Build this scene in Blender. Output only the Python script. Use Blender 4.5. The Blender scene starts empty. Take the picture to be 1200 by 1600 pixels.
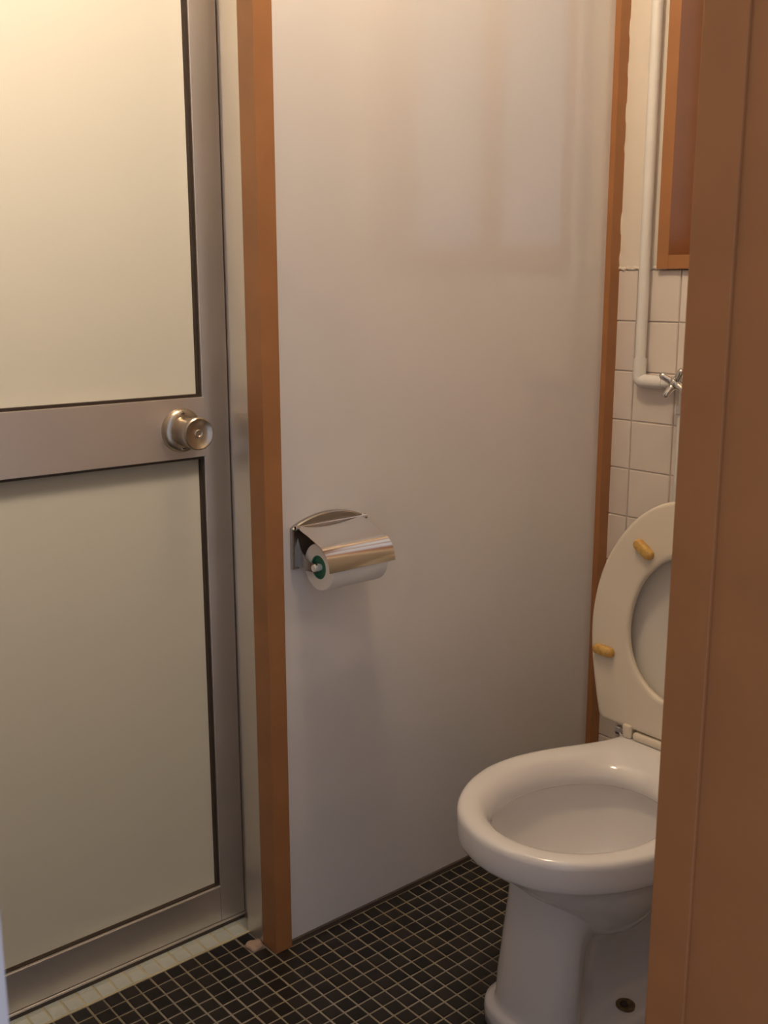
import bpy, bmesh, math, random
from mathutils import Vector, Matrix
random.seed(7)
scene = bpy.context.scene
COL = scene.collection
U = 0.028                      # floor mosaic pitch in metres; the room was measured in it

# ------------------------------------------------------------------ camera
RX = Vector((0.76437811, -0.6447672, -0.0011621))
RY = Vector((-0.13606852, -0.15954834, -0.9777677))
RZ = Vector((0.63024714, 0.74754236, -0.20968778))
CAM = Vector((-0.9325192, -1.36821476, 1.1336231))
F_PX = 1648.33
cd = bpy.data.cameras.new('camera')
cam = bpy.data.objects.new('camera', cd); COL.objects.link(cam)
M = Matrix((RX, -RY, -RZ)).transposed().to_4x4(); M.translation = CAM
cam.matrix_world = M
cd.sensor_fit = 'VERTICAL'; cd.sensor_height = 36.0; cd.lens = F_PX / 1600 * 36.0
cd.clip_start = 0.02
cd.dof.use_dof = True; cd.dof.focus_distance = 1.6; cd.dof.aperture_fstop = 14
scene.camera = cam

# ------------------------------------------------------------------ world, exposure
w = bpy.data.worlds.new('evening_sky'); scene.world = w; w.use_nodes = True
bg = w.node_tree.nodes['Background']
bg.inputs[0].default_value = (0.82, 0.85, 1.0, 1); bg.inputs[1].default_value = 0.62
scene.view_settings.view_transform = 'Standard'; scene.view_settings.look = 'None'
scene.view_settings.gamma = 1.0; scene.view_settings.use_curve_mapping = False
scene.view_settings.exposure = 0.0
LAMP_POS = Vector((-0.04, -0.32, 2.14)); LAMP_STRENGTH = 78.0; LAMP_COLOR = (1.0, 0.79, 0.54)

BACKLIGHT = Vector((-0.66, 0.74, 2.00)); BACKLIGHT_STRENGTH = 315.0; BACKLIGHT_COLOR = (1.0, 0.86, 0.72)  # unseen lamp added to brighten the door glass from behind

# ------------------------------------------------------------------ materials
def mat(name, color, rough=0.5, metal=0.0, var=0.0, vscale=20.0, bump=0.0, bscale=200.0, rand=0.0,
        spec=0.5, coat=0.0, emit=None, var_color=None):
    m = bpy.data.materials.new(name); m.use_nodes = True
    nt = m.node_tree; b = nt.nodes['Principled BSDF']
    b.inputs['Base Color'].default_value = (*color, 1); b.inputs['Roughness'].default_value = rough
    b.inputs['Metallic'].default_value = metal; b.inputs['Specular IOR Level'].default_value = spec
    b.inputs['Coat Weight'].default_value = coat; b.inputs['Coat Roughness'].default_value = 0.05
    tc = nt.nodes.new('ShaderNodeTexCoord')
    last = None
    if var > 0:
        n = nt.nodes.new('ShaderNodeTexNoise'); n.inputs['Scale'].default_value = vscale; n.inputs['Detail'].default_value = 5
        nt.links.new(tc.outputs['Object'], n.inputs['Vector'])
        mx = nt.nodes.new('ShaderNodeMix'); mx.data_type = 'RGBA'
        c2 = var_color or tuple(c * (1 - var) for c in color)
        mx.inputs[6].default_value = (*color, 1); mx.inputs[7].default_value = (*c2, 1)
        rp = nt.nodes.new('ShaderNodeMapRange'); rp.inputs[1].default_value = 0.35; rp.inputs[2].default_value = 0.7
        nt.links.new(n.outputs['Fac'], rp.inputs[0]); nt.links.new(rp.outputs[0], mx.inputs[0])
        last = mx.outputs[2]
    if rand > 0:
        oi = nt.nodes.new('ShaderNodeObjectInfo')
        hs = nt.nodes.new('ShaderNodeHueSaturation')
        r = nt.nodes.new('ShaderNodeMapRange'); r.inputs[3].default_value = 1 - rand; r.inputs[4].default_value = 1 + rand
        nt.links.new(oi.outputs['Random'], r.inputs[0]); nt.links.new(r.outputs[0], hs.inputs['Value'])
        if last: nt.links.new(last, hs.inputs['Color'])
        else: hs.inputs['Color'].default_value = (*color, 1)
        last = hs.outputs[0]
    if last: nt.links.new(last, b.inputs['Base Color'])
    if bump > 0:
        n = nt.nodes.new('ShaderNodeTexNoise'); n.inputs['Scale'].default_value = bscale; n.inputs['Detail'].default_value = 3
        nt.links.new(tc.outputs['Object'], n.inputs['Vector'])
        bp = nt.nodes.new('ShaderNodeBump'); bp.inputs['Strength'].default_value = bump; bp.inputs['Distance'].default_value = 0.001
        nt.links.new(n.outputs['Fac'], bp.inputs['Height']); nt.links.new(bp.outputs[0], b.inputs['Normal'])
    if emit:
        b.inputs['Emission Color'].default_value = (*emit[:3], 1); b.inputs['Emission Strength'].default_value = emit[3]
    return m

def glass_mat(name, color, rough, transl, bump, bscale):
    """frosted glass: a milky scattering sheet that passes some light, with a rough sheen"""
    m = mat(name, color, rough, bump=bump, bscale=bscale, spec=1.0)
    nt = m.node_tree; b = nt.nodes['Principled BSDF']; out = nt.nodes['Material Output']
    tr = nt.nodes.new('ShaderNodeBsdfTranslucent'); tr.inputs[0].default_value = (*color, 1)
    mx = nt.nodes.new('ShaderNodeMixShader'); mx.inputs[0].default_value = transl
    nt.links.new(b.outputs[0], mx.inputs[1]); nt.links.new(tr.outputs[0], mx.inputs[2])
    nt.links.new(mx.outputs[0], out.inputs['Surface'])
    return m

MT = dict(
    panel=mat('white_laminate', (0.78, 0.76, 0.76), 0.09, var=0.03, vscale=3, bump=0.006, bscale=40, spec=0.9),
    wood=mat('brown_painted_wood', (0.39, 0.172, 0.067), 0.38, var=0.10, vscale=14, bump=0.03, bscale=120),
    wood_stain=mat('brown_wood_worn', (0.42, 0.19, 0.075), 0.45, var=0.2, vscale=9, bump=0.03, bscale=120),
    dark=mat('dark_gasket', (0.05, 0.032, 0.022), 0.6),
    base=mat('dark_brown_strip', (0.10, 0.075, 0.06), 0.55, var=0.2),
    alum=mat('champagne_aluminium', (0.76, 0.71, 0.66), 0.38, metal=0.86, var=0.05, vscale=8, bump=0.01, bscale=400),
    alum_rail=mat('pale_aluminium', (0.70, 0.63, 0.57), 0.40, metal=0.65, var=0.05, vscale=8),
    glass=glass_mat('frosted_door_glass', (0.81, 0.77, 0.69), 0.40, 0.78, 0.45, 420),
    wglass=glass_mat('frosted_window_glass', (0.85, 0.9, 0.95), 0.4, 0.75, 0.1, 200),
    steel=mat('worn_satin_steel', (0.60, 0.53, 0.44), 0.30, metal=1.0, var=0.25, vscale=60, bump=0.02, bscale=150),
    chrome=mat('chrome', (0.78, 0.76, 0.73), 0.10, metal=1.0, var=0.08, vscale=30),
    plate=mat('dull_chrome_plate', (0.46, 0.43, 0.40), 0.26, metal=1.0, var=0.15, vscale=60),
    chrome_cover=mat('polished_steel_cover', (0.80, 0.76, 0.70), 0.13, metal=1.0, var=0.05, vscale=10),
    paper=mat('toilet_paper', (0.86, 0.84, 0.82), 0.9, bump=0.2, bscale=300),
    green=mat('green_core', (0.05, 0.22, 0.14), 0.6, var=0.2, vscale=60),
    white_tile=mat('cream_wall_tile', (0.80, 0.72, 0.66), 0.22, var=0.04, vscale=10, rand=0.03, bump=0.02, bscale=30),
    grout_wall=mat('wall_grout', (0.76, 0.68, 0.62), 0.8),
    wallpaint=mat('beige_wall_paint', (0.42, 0.37, 0.32), 0.8, var=0.06, vscale=6),
    plaster=mat('cream_plaster', (0.80, 0.73, 0.64), 0.75, var=0.05, vscale=12, bump=0.25, bscale=40),
    tile_dark=mat('black_mosaic_tile', (0.016, 0.0125, 0.011), 0.38, var=0.35, vscale=40, rand=0.45),
    grout=mat('grey_floor_grout', (0.29, 0.265, 0.23), 0.85, var=0.45, vscale=7, var_color=(0.26, 0.21, 0.12)),
    sill_tile=mat('pale_green_tile', (0.58, 0.62, 0.57), 0.30, var=0.12, vscale=25, rand=0.06),
    sill_grout=mat('yellow_grout', (0.62, 0.55, 0.36), 0.85, var=0.25, vscale=20),
    mortar=mat('pinkish_mortar', (0.50, 0.37, 0.29), 0.8, var=0.25, vscale=60, bump=0.5, bscale=120),
    ceramic=mat('white_porcelain', (0.78, 0.76, 0.77), 0.10, var=0.02, vscale=5, coat=0.3),
    stain=mat('rust_stain', (0.20, 0.13, 0.05), 0.5, var=0.6, vscale=80),
    water=mat('bowl_water', (0.45, 0.47, 0.5), 0.03),
    seat=mat('ivory_plastic', (0.76, 0.68, 0.56), 0.30, var=0.03, vscale=8),
    lid=mat('pale_grey_plastic', (0.70, 0.66, 0.60), 0.32),
    bumper=mat('yellowed_rubber', (0.72, 0.47, 0.14), 0.55, var=0.45, vscale=90, var_color=(0.48, 0.25, 0.06)),
    pvc=mat('painted_white_pipe', (0.82, 0.80, 0.78), 0.35, var=0.05, vscale=20, bump=0.05, bscale=80),
    white=mat('white_paint', (0.60, 0.57, 0.59), 0.5, var=0.03),
    ceil=mat('ceiling_board', (0.55, 0.50, 0.44), 0.8),
    bath_wall=mat('bathroom_wall', (0.10, 0.10, 0.095), 0.5, var=0.05),  # bathroom is unseen; tone kept dark so little light bounces onto the glass
    backlight=mat('backlight_globe', (0.9, 0.85, 0.75), 0.4, emit=(*BACKLIGHT_COLOR, BACKLIGHT_STRENGTH)),
    lamp=mat('lamp_globe', (0.9, 0.85, 0.75), 0.4, emit=(*LAMP_COLOR, LAMP_STRENGTH)),
)

# ------------------------------------------------------------------ helpers
def link(name, me, m, parent=None, smooth=False):
    o = bpy.data.objects.new(name, me); COL.objects.link(o)
    if m is not None: me.materials.append(MT[m])
    if smooth:
        for f in me.polygons: f.use_smooth = True
    if parent is not None:
        o.parent = parent; o.matrix_parent_inverse = parent.matrix_world.inverted()
    return o
def bm_obj(name, bm, m, parent=None, smooth=False):
    bmesh.ops.recalc_face_normals(bm, faces=bm.faces[:])
    me = bpy.data.meshes.new(name); bm.to_mesh(me); bm.free()
    return link(name, me, m, parent, smooth)
def add_box(bm, lo, hi, bev=0.0, seg=2):
    r = bmesh.ops.create_cube(bm, size=1.0)
    vs = r['verts']
    c = [(lo[k] + hi[k]) / 2 for k in range(3)]; s = [abs(hi[k] - lo[k]) for k in range(3)]
    for v in vs: v.co = Vector([c[k] + v.co[k] * s[k] for k in range(3)])
    if bev > 0:
        es = list({e for v in vs for e in v.link_edges})
        bmesh.ops.bevel(bm, geom=es, offset=bev, segments=seg, profile=0.6, affect='EDGES')
def box(name, lo, hi, m, parent=None, bev=0.0, seg=2):
    bm = bmesh.new(); add_box(bm, lo, hi, bev, seg)
    return bm_obj(name, bm, m, parent)
def basis(d):
    d = Vector(d).normalized()
    a = Vector((0, 0, 1)) if abs(d.z) < 0.9 else Vector((1, 0, 0))
    x = d.cross(a).normalized(); y = d.cross(x).normalized()
    return x, y, d
def add_lathe(bm, o, d, prof, n=40):
    """prof: list of (distance along d, radius)"""
    x, y, d = basis(d); o = Vector(o); rings = []
    for (h, r) in prof:
        if r < 1e-6: rings.append([bm.verts.new(o + d * h)])
        else: rings.append([bm.verts.new(o + d * h + (x * math.cos(2*math.pi*k/n) + y * math.sin(2*math.pi*k/n)) * r) for k in range(n)])
    for a, b in zip(rings, rings[1:]):
        for k in range(n):
            k2 = (k + 1) % n
            if len(a) == 1 and len(b) == 1: continue
            if len(a) == 1: bm.faces.new((a[0], b[k2], b[k]))
            elif len(b) == 1: bm.faces.new((a[k], a[k2], b[0]))
            else: bm.faces.new((a[k], a[k2], b[k2], b[k]))
def lathe(name, o, d, prof, m, parent=None, n=40, smooth=True):
    bm = bmesh.new(); add_lathe(bm, o, d, prof, n)
    ob = bm_obj(name, bm, m, parent, smooth)
    if smooth: autosmooth(ob)
    return ob
def autosmooth(o, ang=40):
    me = o.data
    me.set_sharp_from_angle(angle=math.radians(ang))
def add_tube(bm, pts, rad, n=20, caps=True):
    pts = [Vector(p) for p in pts]
    rads = rad if isinstance(rad, (list, tuple)) else [rad] * len(pts)
    rings = []; px = None
    for i, p in enumerate(pts):
        t = (pts[min(i+1, len(pts)-1)] - pts[max(i-1, 0)]).normalized()
        if px is None: px = basis(t)[0]
        px = (px - t * px.dot(t)).normalized(); py = t.cross(px)
        rings.append([bm.verts.new(p + (px * math.cos(2*math.pi*k/n) + py * math.sin(2*math.pi*k/n)) * rads[i]) for k in range(n)])
    for a, b in zip(rings, rings[1:]):
        for k in range(n): bm.faces.new((a[k], a[(k+1) % n], b[(k+1) % n], b[k]))
    if caps: bm.faces.new(rings[0][::-1]); bm.faces.new(rings[-1])
def tube(name, pts, rad, m, parent=None, n=20):
    bm = bmesh.new(); add_tube(bm, pts, rad, n)
    o = bm_obj(name, bm, m, parent, True); autosmooth(o); return o
def loft(bm, rings, close_first=False, close_last=False):
    vr = [[bm.verts.new(p) for p in r] for r in rings]; n = len(vr[0])
    for a, b in zip(vr, vr[1:]):
        for k in range(n): bm.faces.new((a[k], a[(k+1) % n], b[(k+1) % n], b[k]))
    if close_first: bm.faces.new(vr[0][::-1])
    if close_last: bm.faces.new(vr[-1])
    return vr
def empty(name, loc, label, cat, group=None):
    o = bpy.data.objects.new(name, None); COL.objects.link(o); o.location = loc
    o.empty_display_size = 0.05
    bpy.context.view_layer.update()
    tag(o, label, cat, group); return o
def tag(o, label, cat=None, group=None, kind=None):
    if label: o['label'] = label
    if cat: o['category'] = cat
    if group: o['group'] = group
    if kind: o['kind'] = kind
    return o
def struct(o, label, cat): return tag(o, label, cat, kind='structure')
def catmull(pts, n):
    """resample an open control polyline smoothly into n+1 points equally spaced by arc length"""
    P = [Vector(p) for p in pts]; P = [P[0] * 2 - P[1]] + P + [P[-1] * 2 - P[-2]]
    dense = []
    for i in range(1, len(P) - 2):
        for k in range(24):
            t = k / 24; a, b, c, d = P[i-1], P[i], P[i+1], P[i+2]
            dense.append(0.5 * ((2*b) + (c-a)*t + (2*a-5*b+4*c-d)*t*t + (3*b-a-3*c+d)*t**3))
    dense.append(P[-2])
    L = [0]
    for a, b in zip(dense, dense[1:]): L.append(L[-1] + (b - a).length)
    out = []; j = 0
    for k in range(n + 1):
        s = L[-1] * k / n
        while j < len(L) - 2 and L[j+1] < s: j += 1
        t = (s - L[j]) / max(L[j+1] - L[j], 1e-9)
        out.append(dense[j].lerp(dense[j+1], min(max(t, 0), 1)))
    return out
def sym_outline(half, n=40):
    """half: (along, halfwidth) control points from tip to back; closed outline of 2n points"""
    first = (half[1][0] * 0 + half[0][0], 0.0)
    h = catmull(half, n)
    return [(p.x, p.y) for p in h] + [(p.x, -p.y) for p in h[-2:0:-1]]

# ================================================================== SETTING
YP = 0.2 * U; YD = 4.5 * U; XB = 0.84; YR = -0.85; XF = -0.790; ZC = 2.30
DX1 = -0.3 * U           # right edge of the door leaf
DX0 = XF + 0.045         # left edge of the door leaf
DZ1 = 1.98

# ---- floor: grout bed and mosaic tiles
fl = struct(box('floor', (XF - 0.1, YR - 0.5, -0.05), (XB + 0.05, YD + 0.10, -0.0016), 'grout'), 'black mosaic tile floor with pale grey grout lines', 'floor')
def tile_mesh(name, sx, sy, h, ch):
    x, y = sx / 2, sy / 2
    v = [(-x, -y, -h), (x, -y, -h), (x, y, -h), (-x, y, -h), (-x, -y, -ch), (x, -y, -ch), (x, y, -ch), (-x, y, -ch),
         (-x+ch, -y+ch, 0), (x-ch, -y+ch, 0), (x-ch, y-ch, 0), (-x+ch, y-ch, 0)]
    f = []
    for a in (0, 4):
        for k in range(4): f.append((a + k, a + (k+1) % 4, a + 4 + (k+1) % 4, a + 4 + k))
    f.append((8, 9, 10, 11))
    return v, f
TV, TF = tile_mesh('t', 0.0246, 0.0246, 0.004, 0.0009)
def project(p):
    d = Vector(p) - CAM; z = d.dot(RZ)
    return 600 + F_PX * d.dot(RX) / z, 800 + F_PX * d.dot(RY) / z, z
cells = []
for i in range(-27, 30):
    for j in range(-3, 30):
        if j < 0 and i >= -1: continue
        if (i, j) == (-2, -2): continue            # the patched cell
        c = Vector(((i + 0.5) * U, -(j + 0.5) * U, 0))
        u, v, z = project(c)
        vis = z > 0 and -10 < u < 800 and v < 1612
        d = (c - CAM); area = abs(d.z) / d.length ** 3 if vis else 0
        cells.append((area, i, j, c))
cells.sort(key=lambda t: -t[0])
me_t = bpy.data.meshes.new('tile'); me_t.from_pydata(TV, [], TF); me_t.materials.append(MT['tile_dark'])
for k, (a, i, j, c) in enumerate(cells[:300]):
    o = bpy.data.objects.new('tile', me_t); COL.objects.link(o); o.parent = fl
    o.location = c + Vector((random.uniform(-.0003, .0003), random.uniform(-.0003, .0003), random.uniform(-.0004, 0)))
    o.rotation_euler = (random.uniform(-.012, .012), random.uniform(-.012, .012), random.uniform(-.012, .012))
vv, ff = [], []
for a, i, j, c in cells[300:]:
    b0 = len(vv); dz = random.uniform(-.0004, 0)
    vv += [(x + c.x, y + c.y, z + dz) for x, y, z in TV]; ff += [tuple(q + b0 for q in f) for f in TF]
me = bpy.data.meshes.new('tile_field'); me.from_pydata(vv, [], ff)
tag(link('tile_field', me, 'tile_dark', fl), None, kind='stuff')

# ---- pale tile sill strip in front of the aluminium door
sill = struct(box('trim_1', (XF, 2.95 * U, -0.02), (-0.24 * U, 4.75 * U, 0.0004), 'sill_grout'), 'pale green tiled sill strip along the foot of the aluminium door', 'sill')
V2, F2 = tile_mesh('s', 0.0250, 0.0285, 0.004, 0.0008)
me_s = bpy.data.meshes.new('sill_tile'); me_s.from_pydata(V2, [], F2); me_s.materials.append(MT['sill_tile'])
V3, F3 = tile_mesh('s', 0.0250, 0.0085, 0.004, 0.0008)
me_s2 = bpy.data.meshes.new('sill_edge_tile'); me_s2.from_pydata(V3, [], F3); me_s2.materials.append(MT['sill_tile'])
for i in range(-27, 0):
    if (i + 0.5) * U < XF + .01: continue
    for me_, y in ((me_s, 3.62 * U), (me_s2, 4.33 * U)):
        o = bpy.data.objects.new('sill_tile', me_); COL.objects.link(o); o.parent = sill
        x = (i + 0.5) * U
        if i == -1: o.scale.x = 0.72; x = (-0.62) * U
        o.location = (x, y + random.uniform(-.0004, .0004), 0.0012 + random.uniform(-.0004, .0004))
        o.rotation_euler = (random.uniform(-.02, .02), random.uniform(-.02, .02), random.uniform(-.01, .01))

# ---- mortar patch where one mosaic tile is missing
bm = bmesh.new()
rings = []
for t, z in ((1.02, -0.002), (1.02, 0.002), (0.92, 0.0042), (0.6, 0.0052), (0.25, 0.0055)):
    r = []
    for k in range(24):
        a = 2 * math.pi * k / 24; c, s = math.cos(a), math.sin(a)
        q = (abs(c) ** 3.2 + abs(s) ** 3.2) ** (-1 / 3.2)
        wob = 1 + 0.06 * math.sin(3 * a + 1) + 0.04 * math.sin(5 * a)
        r.append(Vector((-1.5 * U + c * q * 0.0138 * t * wob, 1.5 * U + s * q * 0.0138 * t * wob, z + 0.0008 * math.sin(4 * a))))
    rings.append(r)
loft(bm, rings, True, True)
tag(bm_obj('mortar_patch', bm, 'mortar', None, True), 'small pinkish mortar lump in place of a floor tile by the brown post', 'mortar')

# ---- left wall: white laminate sheet and the wall over the door
wl = struct(box('wall_left', (0.20 * U, YP, 0.008), (28.8 * U, YP + 0.06, ZC), 'panel'), 'glossy white laminate wall beside the aluminium door', 'wall')
box('lintel', (XF, 0.02, DZ1 + 0.05), (0.2 * U, 0.12, ZC), 'panel', wl)
struct(box('baseboard_left', (0.2 * U, 0.0 * U + 0.001, -0.002), (28.8 * U, YP + 0.05, 0.0075), 'base'), 'thin dark strip along the foot of the white wall', 'baseboard')
box('sealant', (0.245 * U, YP - 0.0012, 0.0), (0.32 * U, YP + 0.01, ZC), 'white', wl, 0.0008, 1)

# ---- wooden posts
struct(box('trim_2', (-0.95 * U, -0.10 * U, 0.0), (0.25 * U, 1.4 * U, ZC), 'wood_stain', None, 0.0012), 'brown wooden post between the aluminium door and the white wall', 'post')
struct(box('trim_3', (28.8 * U, -0.27 * U, 0.0), (30.15 * U, 1.4 * U, ZC), 'wood', None, 0.0012), 'brown wooden corner strip between the white wall and the tiled wall', 'trim')

# ---- aluminium door frame
fr = box('trim_4', (-0.95 * U, 1.4 * U, 0.0), (0.25 * U, 3.12 * U, DZ1 + 0.05), 'alum', None, 0.0015)
struct(fr, 'aluminium door frame upright beside the brown post', 'door frame')
box('door_rebate', (-0.26 * U, 3.11 * U, 0.0), (0.25 * U, 6.0 * U, DZ1 + 0.05), 'alum', fr, 0.001)
box('head', (XF, 1.4 * U, DZ1 + 0.006), (-0.95 * U, 6.0 * U, DZ1 + 0.05), 'alum', fr, 0.001)
box('threshold_gap_shade', (XF, 4.52 * U, 0.0), (-0.26 * U, 6.0 * U, 0.0085), 'base', fr)  # dark colour stands in for the shaded gap under the ridge
box('threshold_ridge', (XF, 4.42 * U, 0.0085), (-0.26 * U, 4.75 * U, 0.0125), 'alum_rail', fr, 0.0015)
box('hinge_jamb', (XF + 0.002, 3.0 * U, 0.0), (DX0 - 0.003, 6.0 * U, DZ1 + 0.05), 'alum', fr, 0.001)

# ---- aluminium door with two frosted panes
door = empty('door_1', ((DX0 + DX1) / 2, YD, 0), 'aluminium bathroom door with two frosted glass panes and round knob', 'door'); door['kind'] = 'structure'
y0, y1 = YD, YD + 0.034
SW = 1.72 * U
ZB, ZM0, ZM1 = 2.86 * U, 30.76 * U, 34.22 * U
box('stile', (DX1 - SW, y0, 0.014), (DX1, y1, DZ1), 'alum', door, 0.0012)
box('stile', (DX0, y0, 0.014), (DX0 + SW, y1, DZ1), 'alum', door, 0.0012)
gx0, gx1 = DX0 + SW, DX1 - SW
box('bottom_rail', (gx0 + .0003, y0 + 0.0006, 0.014), (gx1 - .0003, y1, ZB), 'alum', door, 0.0010)
box('middle_rail', (gx0 + .0003, y0 - 0.0010, ZM0), (gx1 + 0.0035, y1, ZM1), 'alum_rail', door, 0.0010)
box('top_rail', (gx0 + .0003, y0 + 0.0006, DZ1 - 0.05), (gx1 - .0003, y1, DZ1), 'alum', door, 0.0010)
for za, zb in ((ZB, ZM0), (ZM1, DZ1 - 0.05)):
    gl = box('glass_pane', (gx0, y0 + 0.013, za), (gx1, y0 + 0.017, zb), 'glass', door)
    bm = bmesh.new()
    g = 0.0045
    add_box(bm, (gx1 - g, y0 + 0.0045, za), (gx1 + .0005, y0 + 0.013, zb))
    add_box(bm, (gx0 - .0005, y0 + 0.0045, za), (gx0 + g, y0 + 0.013, zb))
    add_box(bm, (gx0 + g, y0 + 0.0045, za - .0005), (gx1 - g, y0 + 0.013, za + g))
    add_box(bm, (gx0 + g, y0 + 0.0045, zb - g), (gx1 - g, y0 + 0.013, zb + .0005))
    bm_obj('gasket', bm, 'dark', gl)
# bright bead along the top of the bottom rail
box('glazing_bead', (gx0, y0 - 0.0010, ZB - 0.0004), (gx1, y0 + 0.0046, ZB + 0.0030), 'alum_rail', door, 0.0006, 1)
# knob with rose
KX, KZ = -3.52 * U, 32.42 * U
rose = lathe('knob_rose', (KX, y0 - 0.001, KZ), (0, -1, 0), [(0, 0.0355), (0.003, 0.0355), (0.007, 0.0335), (0.010, 0.029), (0.0115, 0.024), (0.012, 0.0)], 'steel', door)
for dz in (0.0275, -0.0275):
    lathe('screw', (KX - 0.002, y0 - 0.0095, KZ + dz), (0, -1, 0), [(0, 0.0042), (0.0018, 0.004), (0.0026, 0.0025), (0.0026, 0.0)], 'steel', rose, 16)
    box('slot', (KX - 0.0055, y0 - 0.0125, KZ + dz - 0.0006), (KX + 0.0015, y0 - 0.0121, KZ + dz + 0.0006), 'dark', rose)
kb = lathe('door_knob', (KX, y0 - 0.011, KZ), (0, -1, 0), [(0, 0.0235), (0.003, 0.0232), (0.006, 0.0215), (0.014, 0.0215), (0.030, 0.0240), (0.038, 0.0255), (0.043, 0.0262), (0.0465, 0.0258), (0.0482, 0.0240), (0.0478, 0.0222), (0.0465, 0.0210), (0.0448, 0.012), (0.0440, 0.0075), (0.0436, 0.0)], 'steel', door, 56)
lathe('lock_button', (KX, y0 - 0.0545, KZ), (0, -1, 0), [(0, 0.0066), (0.0022, 0.0066), (0.0028, 0.0058), (0.0024, 0.0046), (0.0012, 0.0036), (0.0010, 0.0)], 'steel', kb, 28)

# ---- back wall: tiles below, plaster above, window opening
ZT = 41.55 * U
WY0, WY1 = -0.76, -3.72 * U           # window casing outer edges
WZ0, WZ1 = ZT + 0.001, 1.95
wb = bmesh.new()
add_box(wb, (XB, YR - 0.02, -0.02), (XB + 0.12, 0.05, ZT))
add_box(wb, (XB, WY1 - 0.012, ZT), (XB + 0.12, 0.05, ZC))
add_box(wb, (XB, YR - 0.02, ZT), (XB + 0.12, WY0 + 0.012, ZC))
add_box(wb, (XB, WY0 + 0.012, WZ1 - 0.012), (XB + 0.12, WY1 - 0.012, ZC))
wallb = struct(bm_obj('wall_back', wb, 'grout_wall'), 'back wall behind the toilet, cream square tiles below plaster', 'wall')
PT = 0.1000
ty0 = -1.92 * U; tz0 = ZT
V4, F4 = tile_mesh('w', 0.0975, 0.0975, 0.006, 0.0016)
def wall_tile(name, y0_, y1_, z0_, z1_):
    v, f = tile_mesh('w', y1_ - y0_, z1_ - z0_, 0.006, 0.0016)
    # local (x,y,z) -> (wall y reversed, z, -X)
    return [(-p[2], -p[0], p[1]) for p in v], f
full = None
for r in range(12):
    z1_ = tz0 - r * PT - 0.0008; z0_ = max(z1_ - PT + 0.0016, 0.001)
    if z1_ < 0.01: break
    cols = [(ty0 + 0.0012, -0.003)] + [(ty0 - (k + 1) * PT + 0.0012, ty0 - k * PT - 0.0012) for k in range(8)]
    for (a, b) in cols:
        a = max(a, YR + 0.002)
        if b - a < 0.01: continue
        w_, h_ = b - a, z1_ - z0_
        if abs(w_ - 0.0976) < 1e-4 and abs(h_ - 0.0984) < 1e-4 and full: me = full
        else:
            v, f = wall_tile('x', 0, w_, 0, h_)
            me = bpy.data.meshes.new('wall_tile'); me.from_pydata(v, [], f); me.materials.append(MT['white_tile'])
            if abs(w_ - 0.0976) < 1e-4 and abs(h_ - 0.0984) < 1e-4: full = me
        o = bpy.data.objects.new('wall_tile', me); COL.objects.link(o); o.parent = wallb
        o.location = (XB - 0.0045 + random.uniform(-.0006, .0006), (a + b) / 2, (z0_ + z1_) / 2)
        o.rotation_euler = (0, random.uniform(-.004, .004), random.uniform(-.005, .005))
# plaster coat over the upper wall, with a raised trowelled edge along the corner strip and above the tiles
pb = bmesh.new()
add_box(pb, (XB - 0.004, WY1 - 0.004, ZT + 0.003), (XB + 0.01, -0.002, ZC))
add_box(pb, (XB - 0.004, YR, ZT + 0.003), (XB + 0.01, WY0 + 0.004, ZC))
add_box(pb, (XB - 0.004, WY0, WZ1), (XB + 0.01, WY1, ZC))
plo = bm_obj('plaster', pb, 'plaster', wallb)
pts = []; rr = []
for k in range(60):
    t = k / 59; pts.append((XB - 0.003, -0.0035 + 0.0012 * math.sin(k * 0.9) * math.sin(k * 0.37), ZT + 0.003 + t * (ZC - ZT)))
    rr.append(0.0042 + 0.0014 * math.sin(k * 1.7) + 0.001 * math.sin(k * .6))
tube('plaster_bead', pts, rr, 'plaster', wallb, 10)
pts = []; rr = []
for k in range(24):
    t = k / 23; pts.append((XB - 0.003, -0.002 - t * 0.10, ZT + 0.0035 + 0.0012 * math.sin(k * 1.3)))
    rr.append(0.0038 + 0.0014 * math.sin(k * 2.1))
tube('plaster_bead', pts, rr, 'plaster', wallb, 10)

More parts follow.
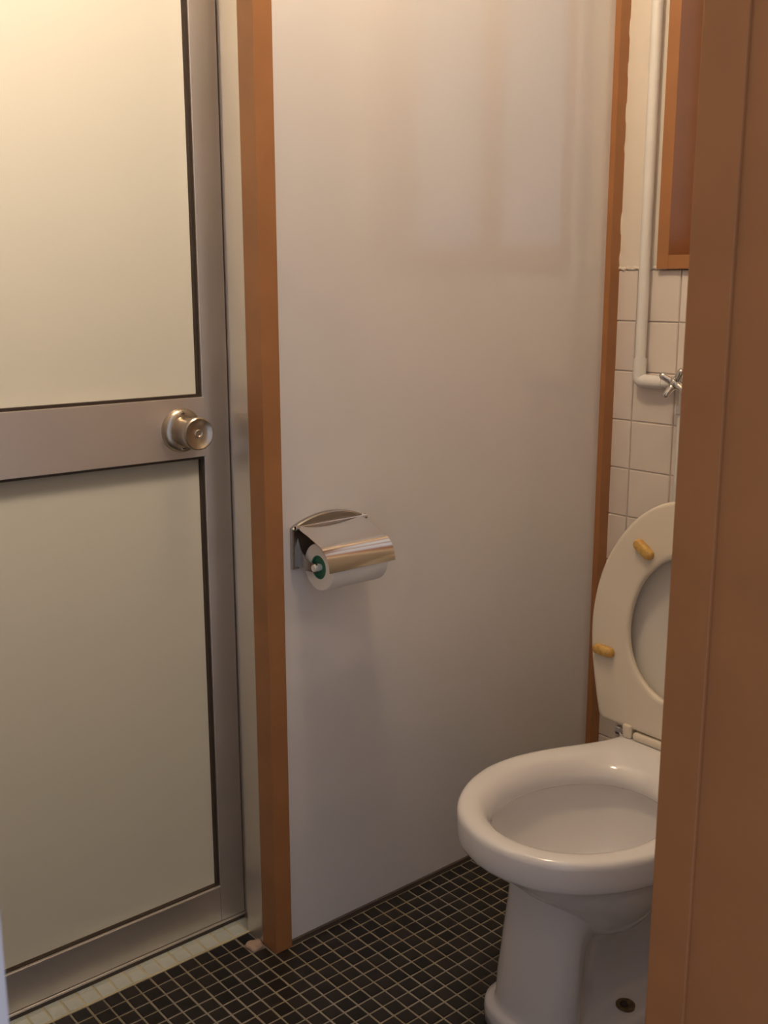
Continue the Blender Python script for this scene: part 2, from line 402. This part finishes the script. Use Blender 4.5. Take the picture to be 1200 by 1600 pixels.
# ---- window in the back wall
win = empty('window_1', (XB, (WY0 + WY1) / 2, WZ0), 'brown wooden window frame with frosted glass above the tiles', 'window'); win['kind'] = 'structure'
CW = 0.026
box('casing', (XB - 0.016, WY1 - CW, WZ0), (XB + 0.112, WY1, WZ1), 'wood', win, 0.001)
box('casing', (XB - 0.016, WY0, WZ0), (XB + 0.112, WY0 + CW, WZ1), 'wood', win, 0.001)
box('casing', (XB - 0.016, WY0 + CW, WZ0), (XB + 0.112, WY1 - CW, WZ0 + CW), 'wood', win, 0.001)
box('casing', (XB - 0.016, WY0 + CW, WZ1 - CW), (XB + 0.112, WY1 - CW, WZ1), 'wood', win, 0.001)
SY0, SY1, SZ0, SZ1 = WY0 + CW, WY1 - CW, WZ0 + CW, WZ1 - CW
xs0, xs1 = XB + 0.080, XB + 0.106
for k in range(2):
    a = SY0 + k * (SY1 - SY0) / 2; b = a + (SY1 - SY0) / 2
    sash = empty('sash', (xs0, a, SZ0), None, None); sash.parent = win; sash.matrix_parent_inverse = win.matrix_world.inverted()
    for q in ('label', 'category'):
        if q in sash: del sash[q]
    bm = bmesh.new(); s = 0.03
    add_box(bm, (xs0, a, SZ0), (xs1, a + s, SZ1), 0.001, 1); add_box(bm, (xs0, b - s, SZ0), (xs1, b, SZ1), 0.001, 1)
    add_box(bm, (xs0, a + s, SZ0), (xs1, b - s, SZ0 + s), 0.001, 1); add_box(bm, (xs0, a + s, SZ1 - s), (xs1, b - s, SZ1), 0.001, 1)
    bm_obj('sash_frame', bm, 'wood', sash)
    box('window_pane', (xs0 + 0.010, a + s - .002, SZ0 + s - .002), (xs0 + 0.014, b - s + .002, SZ1 - s + .002), 'wglass', sash)

# ---- right wall with the doorway the photograph is taken through
JX = -0.160
struct(box('wall_right', (JX + 0.045, YR - 0.11, 0.0), (XB + 0.12, YR, ZC), 'wallpaint'), 'plastered right wall next to the toilet, beyond the brown door jamb', 'wall')
jb = bmesh.new()
add_box(jb, (JX, YR - 0.0355, 0.0), (JX + 0.05, YR + 0.006, ZC), 0.0012)
add_box(jb, (JX + 0.0035, YR - 0.125, 0.0), (JX + 0.05, YR - 0.035, ZC), 0.0012)
struct(bm_obj('trim_5', jb, 'wood'), 'near brown wooden door jamb covering the right side of the toilet', 'door jamb')
struct(box('trim_6', (XF - 0.05, YR - 0.10, 0.0), (XF - 0.0055, YR, ZC), 'white', None, 0.003), 'near white doorway edge at the bottom left of the view', 'door jamb')
struct(box('wall_front', (XF - 0.10, YR, 0.0), (XF, YD + 0.10, ZC), 'wallpaint'), 'plaster wall at the hinge side of the aluminium door', 'wall')
struct(box('ceiling', (XF - 0.1, YR - 0.1, ZC), (XB + 0.12, YD + 0.1, ZC + 0.05), 'ceil'), 'plain pale board ceiling over the toilet room', 'ceiling')

# ---- ceiling lamp (above the frame, lights the room)
lp = empty('ceiling_lamp', (LAMP_POS.x, LAMP_POS.y, ZC), 'small warm globe lamp on the ceiling', 'lamp')
lathe('lamp_base', (LAMP_POS.x, LAMP_POS.y, ZC), (0, 0, -1), [(0, 0.0), (0, 0.055), (0.02, 0.055), (0.035, 0.045), (0.10, 0.04), (0.115, 0.038), (0.115, 0)], 'white', lp)
R_ = 0.085
lathe('lamp_globe', (LAMP_POS.x, LAMP_POS.y, LAMP_POS.z + R_), (0, 0, -1), [(R_ - R_ * math.cos(math.pi * k / 14), R_ * math.sin(math.pi * k / 14)) for k in range(15)], 'lamp', lp, 24)

# ---- unseen bathroom and lamp, added to light the frosted door from behind
by0, by1, bx0, bx1 = YD + 0.10, YD + 1.45, -1.05, 0.30
struct(box('floor_bathroom', (bx0, by0, -0.06), (bx1, by1, 0.0), 'bath_wall'), 'unseen dark bathroom floor added behind the frosted door', 'floor')
struct(box('ceiling_bathroom', (bx0, by0, ZC), (bx1, by1, ZC + 0.05), 'bath_wall'), 'unseen dark bathroom ceiling added behind the frosted door', 'ceiling')
struct(box('wall_bathroom_left', (bx0 - 0.05, by0, 0), (bx0, by1, ZC), 'bath_wall'), 'unseen bathroom side wall added behind the hinge side of the door', 'wall')
struct(box('wall_bathroom_right', (bx1, by0, 0), (bx1 + 0.05, by1, ZC), 'bath_wall'), 'unseen bathroom side wall added behind the white laminate wall', 'wall')
struct(box('wall_bathroom_back', (bx0, by1, 0), (bx1, by1 + 0.05, ZC), 'bath_wall'), 'unseen far bathroom wall added behind the frosted door', 'wall')
bl = empty('door_backlight', (BACKLIGHT.x, BACKLIGHT.y + 0.0, ZC), 'unseen warm globe added to light the frosted door from behind', 'lamp')
tube('backlight_cord', [(BACKLIGHT.x, BACKLIGHT.y, ZC), (BACKLIGHT.x, BACKLIGHT.y, BACKLIGHT.z + 0.07)], 0.006, 'white', bl)
lathe('lamp_globe', (BACKLIGHT.x, BACKLIGHT.y, BACKLIGHT.z + 0.08), (0, 0, -1), [(.08 - .08 * math.cos(math.pi * k / 14), .08 * math.sin(math.pi * k / 14)) for k in range(15)], 'backlight', bl, 24)

# ================================================================== TOILET
TX, TY = 0.057, -0.425         # bowl tip x, centre line y
toilet = empty('toilet', (0.30, TY, 0), 'white porcelain toilet with its ivory seat raised', 'toilet')
NH = 48
outer = sym_outline([(0, 0), (.004, .035), (.022, .083), (.060, .127), (.115, .160), (.180, .177), (.245, .174), (.310, .155), (.370, .130), (.420, .114), (.458, .108), (.472, .098), (.476, .05), (.476, 0)], NH)
inner = sym_outline([(.052, 0), (.056, .028), (.074, .066), (.105, .096), (.150, .116), (.200, .122), (.250, .116), (.295, .098), (.330, .070), (.350, .036), (.356, 0)], NH)
bowlU = sym_outline([(.040, 0), (.045, .035), (.066, .078), (.100, .108), (.150, .128), (.200, .134), (.255, .127), (.305, .106), (.343, .076), (.363, .038), (.369, 0)], NH)
neck = sym_outline([(.045, 0), (.049, .035), (.067, .072), (.105, .106), (.160, .128), (.220, .132), (.290, .120), (.370, .094), (.430, .090), (.462, .085), (.470, .07), (.472, .03), (.472, 0)], NH)
ped = sym_outline([(.091, 0), (.093, .026), (.101, .049), (.116, .064), (.130, .068), (.146, .062), (.164, .055), (.195, .050), (.260, .052), (.330, .066), (.420, .080), (.462, .080), (.470, .06), (.472, 0)], NH)
pedb = sym_outline([(.073, 0), (.075, .030), (.084, .057), (.100, .073), (.113, .077), (.128, .071), (.147, .058), (.180, .048), (.260, .052), (.330, .068), (.420, .084), (.462, .084), (.470, .06), (.472, 0)], NH)
foot = sym_outline([(.060, 0), (.062, .040), (.074, .073), (.100, .096), (.140, .104), (.190, .108), (.260, .112), (.330, .114), (.420, .112), (.462, .104), (.474, .07), (.476, .03), (.476, 0)], NH)
ZR = 0.365
def ring(a, b, t, z, off=0.0):
    pts = [(pa[0] * (1 - t) + pb[0] * t, pa[1] * (1 - t) + pb[1] * t) for pa, pb in zip(a, b)]
    if off:
        n = len(pts); q = []
        for k in range(n):
            (x0_, y0_), (x1_, y1_) = pts[k - 1], pts[(k + 1) % n]
            dx, dy = x1_ - x0_, y1_ - y0_; L = math.hypot(dx, dy) or 1
            q.append((pts[k][0] - dy / L * off, pts[k][1] + dx / L * off))
        pts = q
    return [Vector((TX + x, TY + y, z)) for x, y in pts]
# bowl and rim, one lofted shell
bm = bmesh.new()
cx, cy = .205, 0.0
LEV = [(.056, 1, 1, 1), (.075, .87, .985, .98), (.10, .67, .96, .935), (.125, .51, .92, .86), (.15, .40, .84, .73), (.17, .30, .70, .56), (.183, .20, .50, .38), (.19, .08, .2, .16)]
def pan_ring(lv, extra=0.0, grow=0.0):
    d, ff_, fb_, fy_ = lv; out = []
    for p in bowlU:
        k = ff_ if p[0] < cx else fb_
        x, y = (p[0] - cx) * k, p[1] * fy_
        L = math.hypot(x, y) or 1.0
        out.append(Vector((TX + cx + x * (1 + grow / L), TY + y * (1 + grow / L), ZR - d - extra)))
    return out
def pan_depth(x, y):
    last = .056; 
    for a, b in zip(LEV, LEV[1:]):
        for t in (0.0, .2, .4, .6, .8):
            d, ff_, fb_, fy_ = [a[q] * (1 - t) + b[q] * t for q in range(4)]
            if math.hypot((x - cx) / (.166 * (ff_ if x < cx else fb_)), y / (.134 * fy_)) > 1: return last
            last = d
    return last
rs = [pan_ring(lv, .014, .011) for lv in LEV[:1:-1]] + [pan_ring(LEV[1], .010, .010),
      ring(neck, outer, .10, ZR - 0.0615), ring(neck, outer, .45, ZR - 0.057), ring(neck, outer, .78, ZR - 0.053), ring(neck, outer, .92, ZR - 0.050),
      ring(neck, outer, .98, ZR - 0.045), ring(outer, outer, 0, ZR - 0.036), ring(outer, outer, 0, ZR - 0.012), ring(outer, inner, .02, ZR - 0.0065), ring(outer, inner, .065, ZR - 0.0028), ring(outer, inner, .14, ZR - 0.0008),
      ring(outer, inner, .26, ZR), ring(outer, inner, .46, ZR - .0006), ring(outer, inner, .62, ZR - 0.003), ring(outer, inner, .76, ZR - 0.0085), ring(outer, inner, .88, ZR - 0.017), ring(outer, inner, .96, ZR - 0.027),
      ring(inner, inner, 0, ZR - 0.043), ring(inner, bowlU, .3, ZR - 0.0475), ring(inner, bowlU, .8, ZR - 0.049), ring(bowlU, bowlU, 0, ZR - 0.056)]
for lv in LEV[1:]: rs.append(pan_ring(lv))
loft(bm, rs, True, True)
bowl = bm_obj('bowl', bm, 'ceramic', toilet, True)
# pedestal with spreading foot
bm = bmesh.new()
rs = [ring(foot, foot, 0, 0.0), ring(foot, foot, 0, 0.018), ring(foot, pedb, .04, 0.025), ring(foot, pedb, .12, 0.030), ring(foot, pedb, .40, 0.0325), ring(foot, pedb, .70, 0.034), ring(foot, pedb, .88, 0.037), ring(foot, pedb, .97, 0.048), ring(pedb, ped, 0.05, 0.085), ring(pedb, ped, .35, 0.13)]
def flared(z, amt):
    out = []
    for a, b in zip(pedb, ped):
        t = min(1.0, (z - .085) / .15); x, y = a[0] * (1 - t) + b[0] * t, a[1] * (1 - t) + b[1] * t
        q = min(1.0, max(0.0, (x - .120) / .075)); q = q * q * (3 - 2 * q)
        e = min(1.0, max(0.0, (.46 - x) / .12))
        out.append((x, y * (1 + amt * q * e * 1.15)))
    return out
for z, amt in ((.152, .03), (.170, .12), (.187, .30), (.203, .58), (.216, .85)):
    rs.append([Vector((TX + x, TY + y, z)) for x, y in flared(z, amt)])
top = []
for p in flared(.232, 1.0):
    top.append(Vector((TX + p[0], TY + p[1], max(.22, ZR - pan_depth(*p) - .008))))
rs.append(top)
loft(bm, rs, True, False)
pedo = bm_obj('pedestal', bm, 'ceramic', toilet, True)
for s in (-1, 1):
    lathe('bolt_recess', (TX + .233, TY + s * 0.077, 0.031), (0, 0, 1), [(0.0, 0.0), (0.0, 0.0150), (0.0050, 0.0150), (0.0060, 0.0130), (0.0055, 0.009), (0.0055, 0.0)], 'stain', pedo, 24)
    lathe('floor_bolt', (TX + .229, TY + s * 0.077, 0.035), (0, 0, 1), [(0.0, 0.006), (0.005, 0.0058), (0.007, 0.004), (0.007, 0)], 'dark', pedo, 16)
# rear spud porcelain block behind the bowl
bm = bmesh.new(); add_box(bm, (TX + .44, TY - .085, .08), (TX + .60, TY + .085, .33), .025, 4)
bm_obj('rear_outlet', bm, 'ceramic', toilet, True)

# seat, raised: plane coordinates u (up), v (sideways), w (thickness, towards the wall)
HX, HZ, LEAN = 0.494, 0.3825, math.radians(3.0)
def sp(u, v, w_): return Vector((HX + u * math.sin(LEAN) + w_ * math.cos(LEAN), TY - 0.005 + v, HZ + u * math.cos(LEAN) - w_ * math.sin(LEAN)))
def sring(a, t, b, w_): return [sp(pa[0] * (1 - t) + pb[0] * t, pa[1] * (1 - t) + pb[1] * t, w_) for pa, pb in zip(a, b)]
so = sym_outline([(.412, 0), (.409, .035), (.396, .075), (.365, .118), (.315, .156), (.255, .182), (.185, .193), (.120, .189), (.060, .177), (.006, .163), (.0005, .160), (.000, .148), (.000, .07), (.000, 0)], NH)
si = sym_outline([(.318, 0), (.314, .030), (.298, .062), (.265, .092), (.220, .110), (.170, .115), (.125, .104), (.090, .078), (.070, .042), (.064, 0)], NH)
bm = bmesh.new()
sec = [(0.0, .010), (0.0, .003), (.03, .0005), (.08, 0.0), (.5, .0012), (.90, 0.0), (.97, .0006), (1.0, .003), (1.0, .010), (.93, .016), (.7, .0195), (.4, .0195), (.12, .017), (.03, .014)]
rr_ = [sring(so, t, si, w_) for t, w_ in sec]
loft(bm, rr_ + [rr_[0]])
bmesh.ops.remove_doubles(bm, verts=bm.verts[:], dist=1e-6)
seat = tag(bm_obj('seat', bm, 'seat', toilet, True), 'ivory plastic seat ring standing upright')
def bumper(u, v, ang):
    bm = bmesh.new(); rings = []
    for w_, s in ((0.002, 1.0), (-0.005, 1.0), (-0.0085, .88), (-0.010, .6)):
        r = []
        for k in range(28):
            a = 2 * math.pi * k / 28; c, q = math.cos(a), math.sin(a)
            L, B = 0.0215, 0.0090
            x = (L - B) * (1 if c > 0 else -1) + B * c * s if abs(c) > 1e-6 else 0
            y = B * q * s
            r.append(sp(u + x * math.sin(ang) + y * math.cos(ang), v + x * math.cos(ang) - y * math.sin(ang), w_))
        rings.append(r)
    loft(bm, rings, True, True)
    tag(bm_obj('bumper', bm, 'bumper', seat, True), 'yellowed rubber bumper')
for s in (-1, 1):
    bumper(.124, s * .160, s * math.radians(2))
    bumper(.318, s * .094, s * math.radians(33))
# lid behind the seat
bm = bmesh.new()
lo_ = [(p[0] * .985 + .002, p[1] * .985) for p in so]
cu, cv = .2, 0
def lring(sc, w_): return [sp(cu + (p[0] - cu) * sc, p[1] * sc, w_) for p in lo_]
loft(bm, [lring(.9, .029), lring(.985, .0225), lring(1.0, .024), lring(1.0, .030), lring(.98, .036), lring(.9, .040), lring(.5, .044), lring(.1, .045)], True, True)
bm_obj('lid', bm, 'lid', toilet, True)
# hinge: two seat ears, a barrel between and a chrome pin outside
hg = box('hinge_barrel', sp(-.018, -.086, -.003), sp(-.002, .086, .017), 'seat', toilet, 0.006, 3)
for s in (-1, 1):
    box('seat_ear', sp(-.018, s * .0885, -.004), sp(.008, s * .107, .018), 'seat', hg, 0.005, 3)
    lathe('hinge_pin', sp(-.013, s * .105, .010), (0, s, 0), [(0, .0065), (.010, .0065), (.011, .009), (.020, .009), (.022, .007), (.022, 0)], 'chrome', hg, 20)
    tube('hinge_foot', [sp(-.013, s * .118, .010), sp(-.030, s * .118, .010)], .0065, 'chrome', hg, 16)
autosmooth(hg)

# ================================================================== WATER PIPE, VALVE
PX, PY = 29.2 * U, -2.93 * U
EZ = 33.85 * U
pipe = empty('water_pipe', (PX, PY, EZ), 'white painted water pipe running down the corner beside the window', 'pipe')
tube('vertical_pipe', [(PX, PY, ZC), (PX, PY, EZ + 0.02)], 0.0107, 'pvc', pipe)
tube('elbow_socket', [(PX, PY, EZ + 0.045), (PX, PY, EZ + 0.012)], 0.0132, 'pvc', pipe)
arc = [(PX, PY, EZ + .016)] + [(PX, PY - .010 + .010 * math.cos(a), EZ + .010 - .010 * math.sin(a) - .0) for a in [math.pi / 2 * k / 8 for k in range(1, 9)]] + [(PX, PY - .030, EZ), (PX, PY - .058, EZ)]
tube('elbow', arc, [.0134] * (len(arc) - 2) + [.0134, .0125], 'pvc', pipe)
tube('horizontal_pipe', [(PX, PY - .055, EZ), (PX, PY - .092, EZ)], 0.0105, 'pvc', pipe)
VY = -6.45 * U
valve = empty('stop_valve', (PX, VY, EZ), 'chrome stop valve with cross handle at the end of the white pipe', 'valve')
lathe('valve_body', (PX, PY - .088, EZ), (0, -1, 0), [(0, 0), (0, .0125), (.010, .0125), (.011, .010), (.020, .0135), (.050, .0135), (.056, .010), (.057, 0)], 'chrome', valve, 28)
tube('outlet', [(PX, VY - .006, EZ - .004), (PX, VY - .006, EZ - .045)], [.0105, .0105], 'chrome', valve)
lathe('outlet_nut', (PX, VY - .006, EZ - .040), (0, 0, -1), [(0, 0), (0, .0145), (.016, .0145), (.018, .011), (.018, 0)], 'chrome', valve, 6)
sd = Vector((-1, -0.25, 0.12)).normalized()
vo = Vector((PX, VY, EZ))
lathe('spindle', vo, sd, [(0, .0115), (.016, .0115), (.017, .0085), (.030, .007), (.034, .006)], 'chrome', valve, 24)
hub = vo + sd * .036
sx, sy, _ = basis(sd)
bm = bmesh.new()
add_lathe(bm, hub - sd * .008, sd, [(0, 0), (0, .010), (.008, .0115), (.013, .010), (.016, .005), (.0165, 0)], 24)
for k in range(4):
    a = math.radians(60 + 90 * k)
    d = sx * math.cos(a) + sy * math.sin(a)
    P = [hub + d * r + sd * h for r, h in ((.004, 0), (.012, .001), (.020, .004), (.027, .006), (.031, .006))]
    add_tube(bm, P, [.0080, .0075, .0068, .0074, .0050], 14)
ho = bm_obj('cross_handle', bm, 'chrome', valve, True)
tube('flush_pipe', [(PX, VY - .006, EZ - .05), (PX, VY - .006, 0.62), (PX - .004, VY - .03, 0.52), (PX - .012, VY - .10, 0.42), (PX - .03, TY + .03, 0.33), (PX - .06, TY, 0.27), (TX + .58, TY, 0.24)], 0.0095, 'pvc', toilet)

# ================================================================== PAPER HOLDER + ROLL
HXL, HXR = 0.90 * U, 6.45 * U
ZH0, ZH1, ZHT = 24.3 * U, 26.75 * U, 27.45 * U
hold = empty('paper_holder', ((HXL + HXR) / 2, YP, ZH0), 'chrome toilet paper holder with curved cover on the white wall', 'paper holder')
bm = bmesh.new()
N = 24; prof = [(HXL, ZH0), (HXR, ZH0)]
for k in range(N + 1):
    t = k / N; prof.append((HXR - (HXR - HXL) * t, ZH1 + (ZHT - ZH1) * math.sin(math.pi * t) ** 0.8))
fa = [bm.verts.new((x, YP - 0.0005, z)) for x, z in prof]; fb = [bm.verts.new((x, YP - 0.007, z)) for x, z in prof]
cxm, czm = (HXL + HXR) / 2, (ZH0 + ZH1) / 2
fc = [bm.verts.new((cxm + (x - cxm) * .978, YP - 0.0090, czm + (z - czm) * .962)) for x, z in prof]
fd = [bm.verts.new((cxm + (x - cxm) * .958, YP - 0.0080, czm + (z - czm) * .93)) for x, z in prof]
n = len(prof)
for a, b in ((fa, fb), (fb, fc), (fc, fd)):
    for k in range(n): bm.faces.new((a[k], a[(k+1) % n], b[(k+1) % n], b[k]))
bm.faces.new(fd); bm.faces.new(fa[::-1])
bp_ = bm_obj('back_plate', bm, 'plate', hold)
RC = Vector((0, YP - 0.054, 24.70 * U)); RR = 0.0385
RXL, RXR = 1.52 * U, 5.60 * U
CXL, CXR = 1.16 * U, 6.02 * U
# cover: curved sheet from the hinge over the roll
prof = []
hy, hz = YP - 0.012, 26.80 * U
CR = 0.0415
cp = [Vector((hy, hz)).lerp(Vector((RC.y + CR * math.cos(math.radians(109.3)), RC.z + CR * math.sin(math.radians(109.3)))), k / 6) for k in range(6)]
cp += [Vector((RC.y + CR * math.cos(math.radians(a)), RC.z + CR * math.sin(math.radians(a)))) for a in [109.3 + 71 * k / 18 for k in range(19)]]
bm = bmesh.new()
ra, rb = [], []
for k, q in enumerate(cp):
    t0 = cp[max(k-1, 0)]; t1 = cp[min(k+1, len(cp)-1)]; d = (t1 - t0).normalized(); nrm = Vector((d.y, -d.x)) * -1
    ra.append((q.x, q.y)); rb.append((q.x + nrm.x * -.0012, q.y + nrm.y * -.0012))
loop = ra + rb[::-1]
A = [bm.verts.new((CXL, y, z)) for y, z in loop]; B = [bm.verts.new((CXR, y, z)) for y, z in loop]
n = len(loop)
for k in range(n): bm.faces.new((A[k], A[(k+1) % n], B[(k+1) % n], B[k]))
for V in (A, B):
    for k in range(len(ra) - 1):
        bm.faces.new((V[k], V[k+1], V[n-2-k], V[n-1-k]))
cv_ = bm_obj('cover', bm, 'chrome_cover', hold, True); autosmooth(cv_, 30)
tube('hinge_rod', [(HXL + .004, hy + .002, hz), (HXR - .004, hy + .002, hz)], .0028, 'chrome', cv_, 14)
for x in (HXL + .004, HXR - .010):
    lathe('hinge_knuckle', (x, hy + .002, hz), (1, 0, 0), [(0, 0), (0, .0045), (.007, .0045), (.007, 0)], 'chrome', cv_, 16)
# side arms: bracket curving out from the plate to the roll pin
for s, xa in ((-1, RXL - .006), (1, RXR + .006)):
    bm = bmesh.new()
    top = [(YP - .006, ZH1 - .012), (YP - .016, ZH1 - .034), (YP - .028, ZH1 - .048), (YP - .042, RC.z + .0065), (RC.y - .004, RC.z + .007)]
    bot = [(YP - .006, ZH0 + .004), (YP - .016, ZH0 + .002), (YP - .030, ZH0 + .002), (YP - .044, RC.z - .0085), (RC.y - .004, RC.z - .007)]
    f0 = [[bm.verts.new((xa + dx, y, z)) for y, z in top] for dx in (-.001, .001)]
    f1 = [[bm.verts.new((xa + dx, y, z)) for y, z in bot] for dx in (-.001, .001)]
    for k in range(4):
        bm.faces.new((f0[0][k], f0[0][k+1], f1[0][k+1], f1[0][k])); bm.faces.new((f0[1][k], f0[1][k+1], f1[1][k+1], f1[1][k]))
        bm.faces.new((f0[0][k], f0[0][k+1], f0[1][k+1], f0[1][k])); bm.faces.new((f1[0][k], f1[0][k+1], f1[1][k+1], f1[1][k]))
    bm.faces.new((f0[0][4], f0[1][4], f1[1][4], f1[0][4])); bm.faces.new((f0[0][0], f0[1][0], f1[1][0], f1[0][0]))
    arm = bm_obj('arm', bm, 'plate', hold)
    lathe('arm_pin', (xa - s * -.0045, RC.y, RC.z), (-s, 0, 0), [(0, 0), (0, .0055), (.004, .0062), (.010, .0062), (.016, .005), (.016, 0)], 'pvc', arm, 20)
roll = empty('toilet_paper_roll', ((RXL + RXR) / 2, RC.y, RC.z - RR), 'white toilet paper roll with green core under the chrome cover', 'paper roll')
lathe('paper', (RXL, RC.y, RC.z), (1, 0, 0), [(0, .0195), (0, RR - .001), (.001, RR), (RXR - RXL - .001, RR), (RXR - RXL, RR - .001), (RXR - RXL, .0195), (0, .0195)], 'paper', roll, 56)
lathe('core', (RXL + .0006, RC.y, RC.z), (1, 0, 0), [(0, .0195), (0, .0175), (RXR - RXL - .0012, .0175), (RXR - RXL - .0012, .0195)], 'green', roll, 40)
lathe('core_end', (RXL + .004, RC.y, RC.z), (1, 0, 0), [(0, 0), (0, .0174), (.003, .0174), (.003, 0)], 'green', roll, 40)
# loose sheet hanging behind the cover lip
bpy.context.view_layer.update()
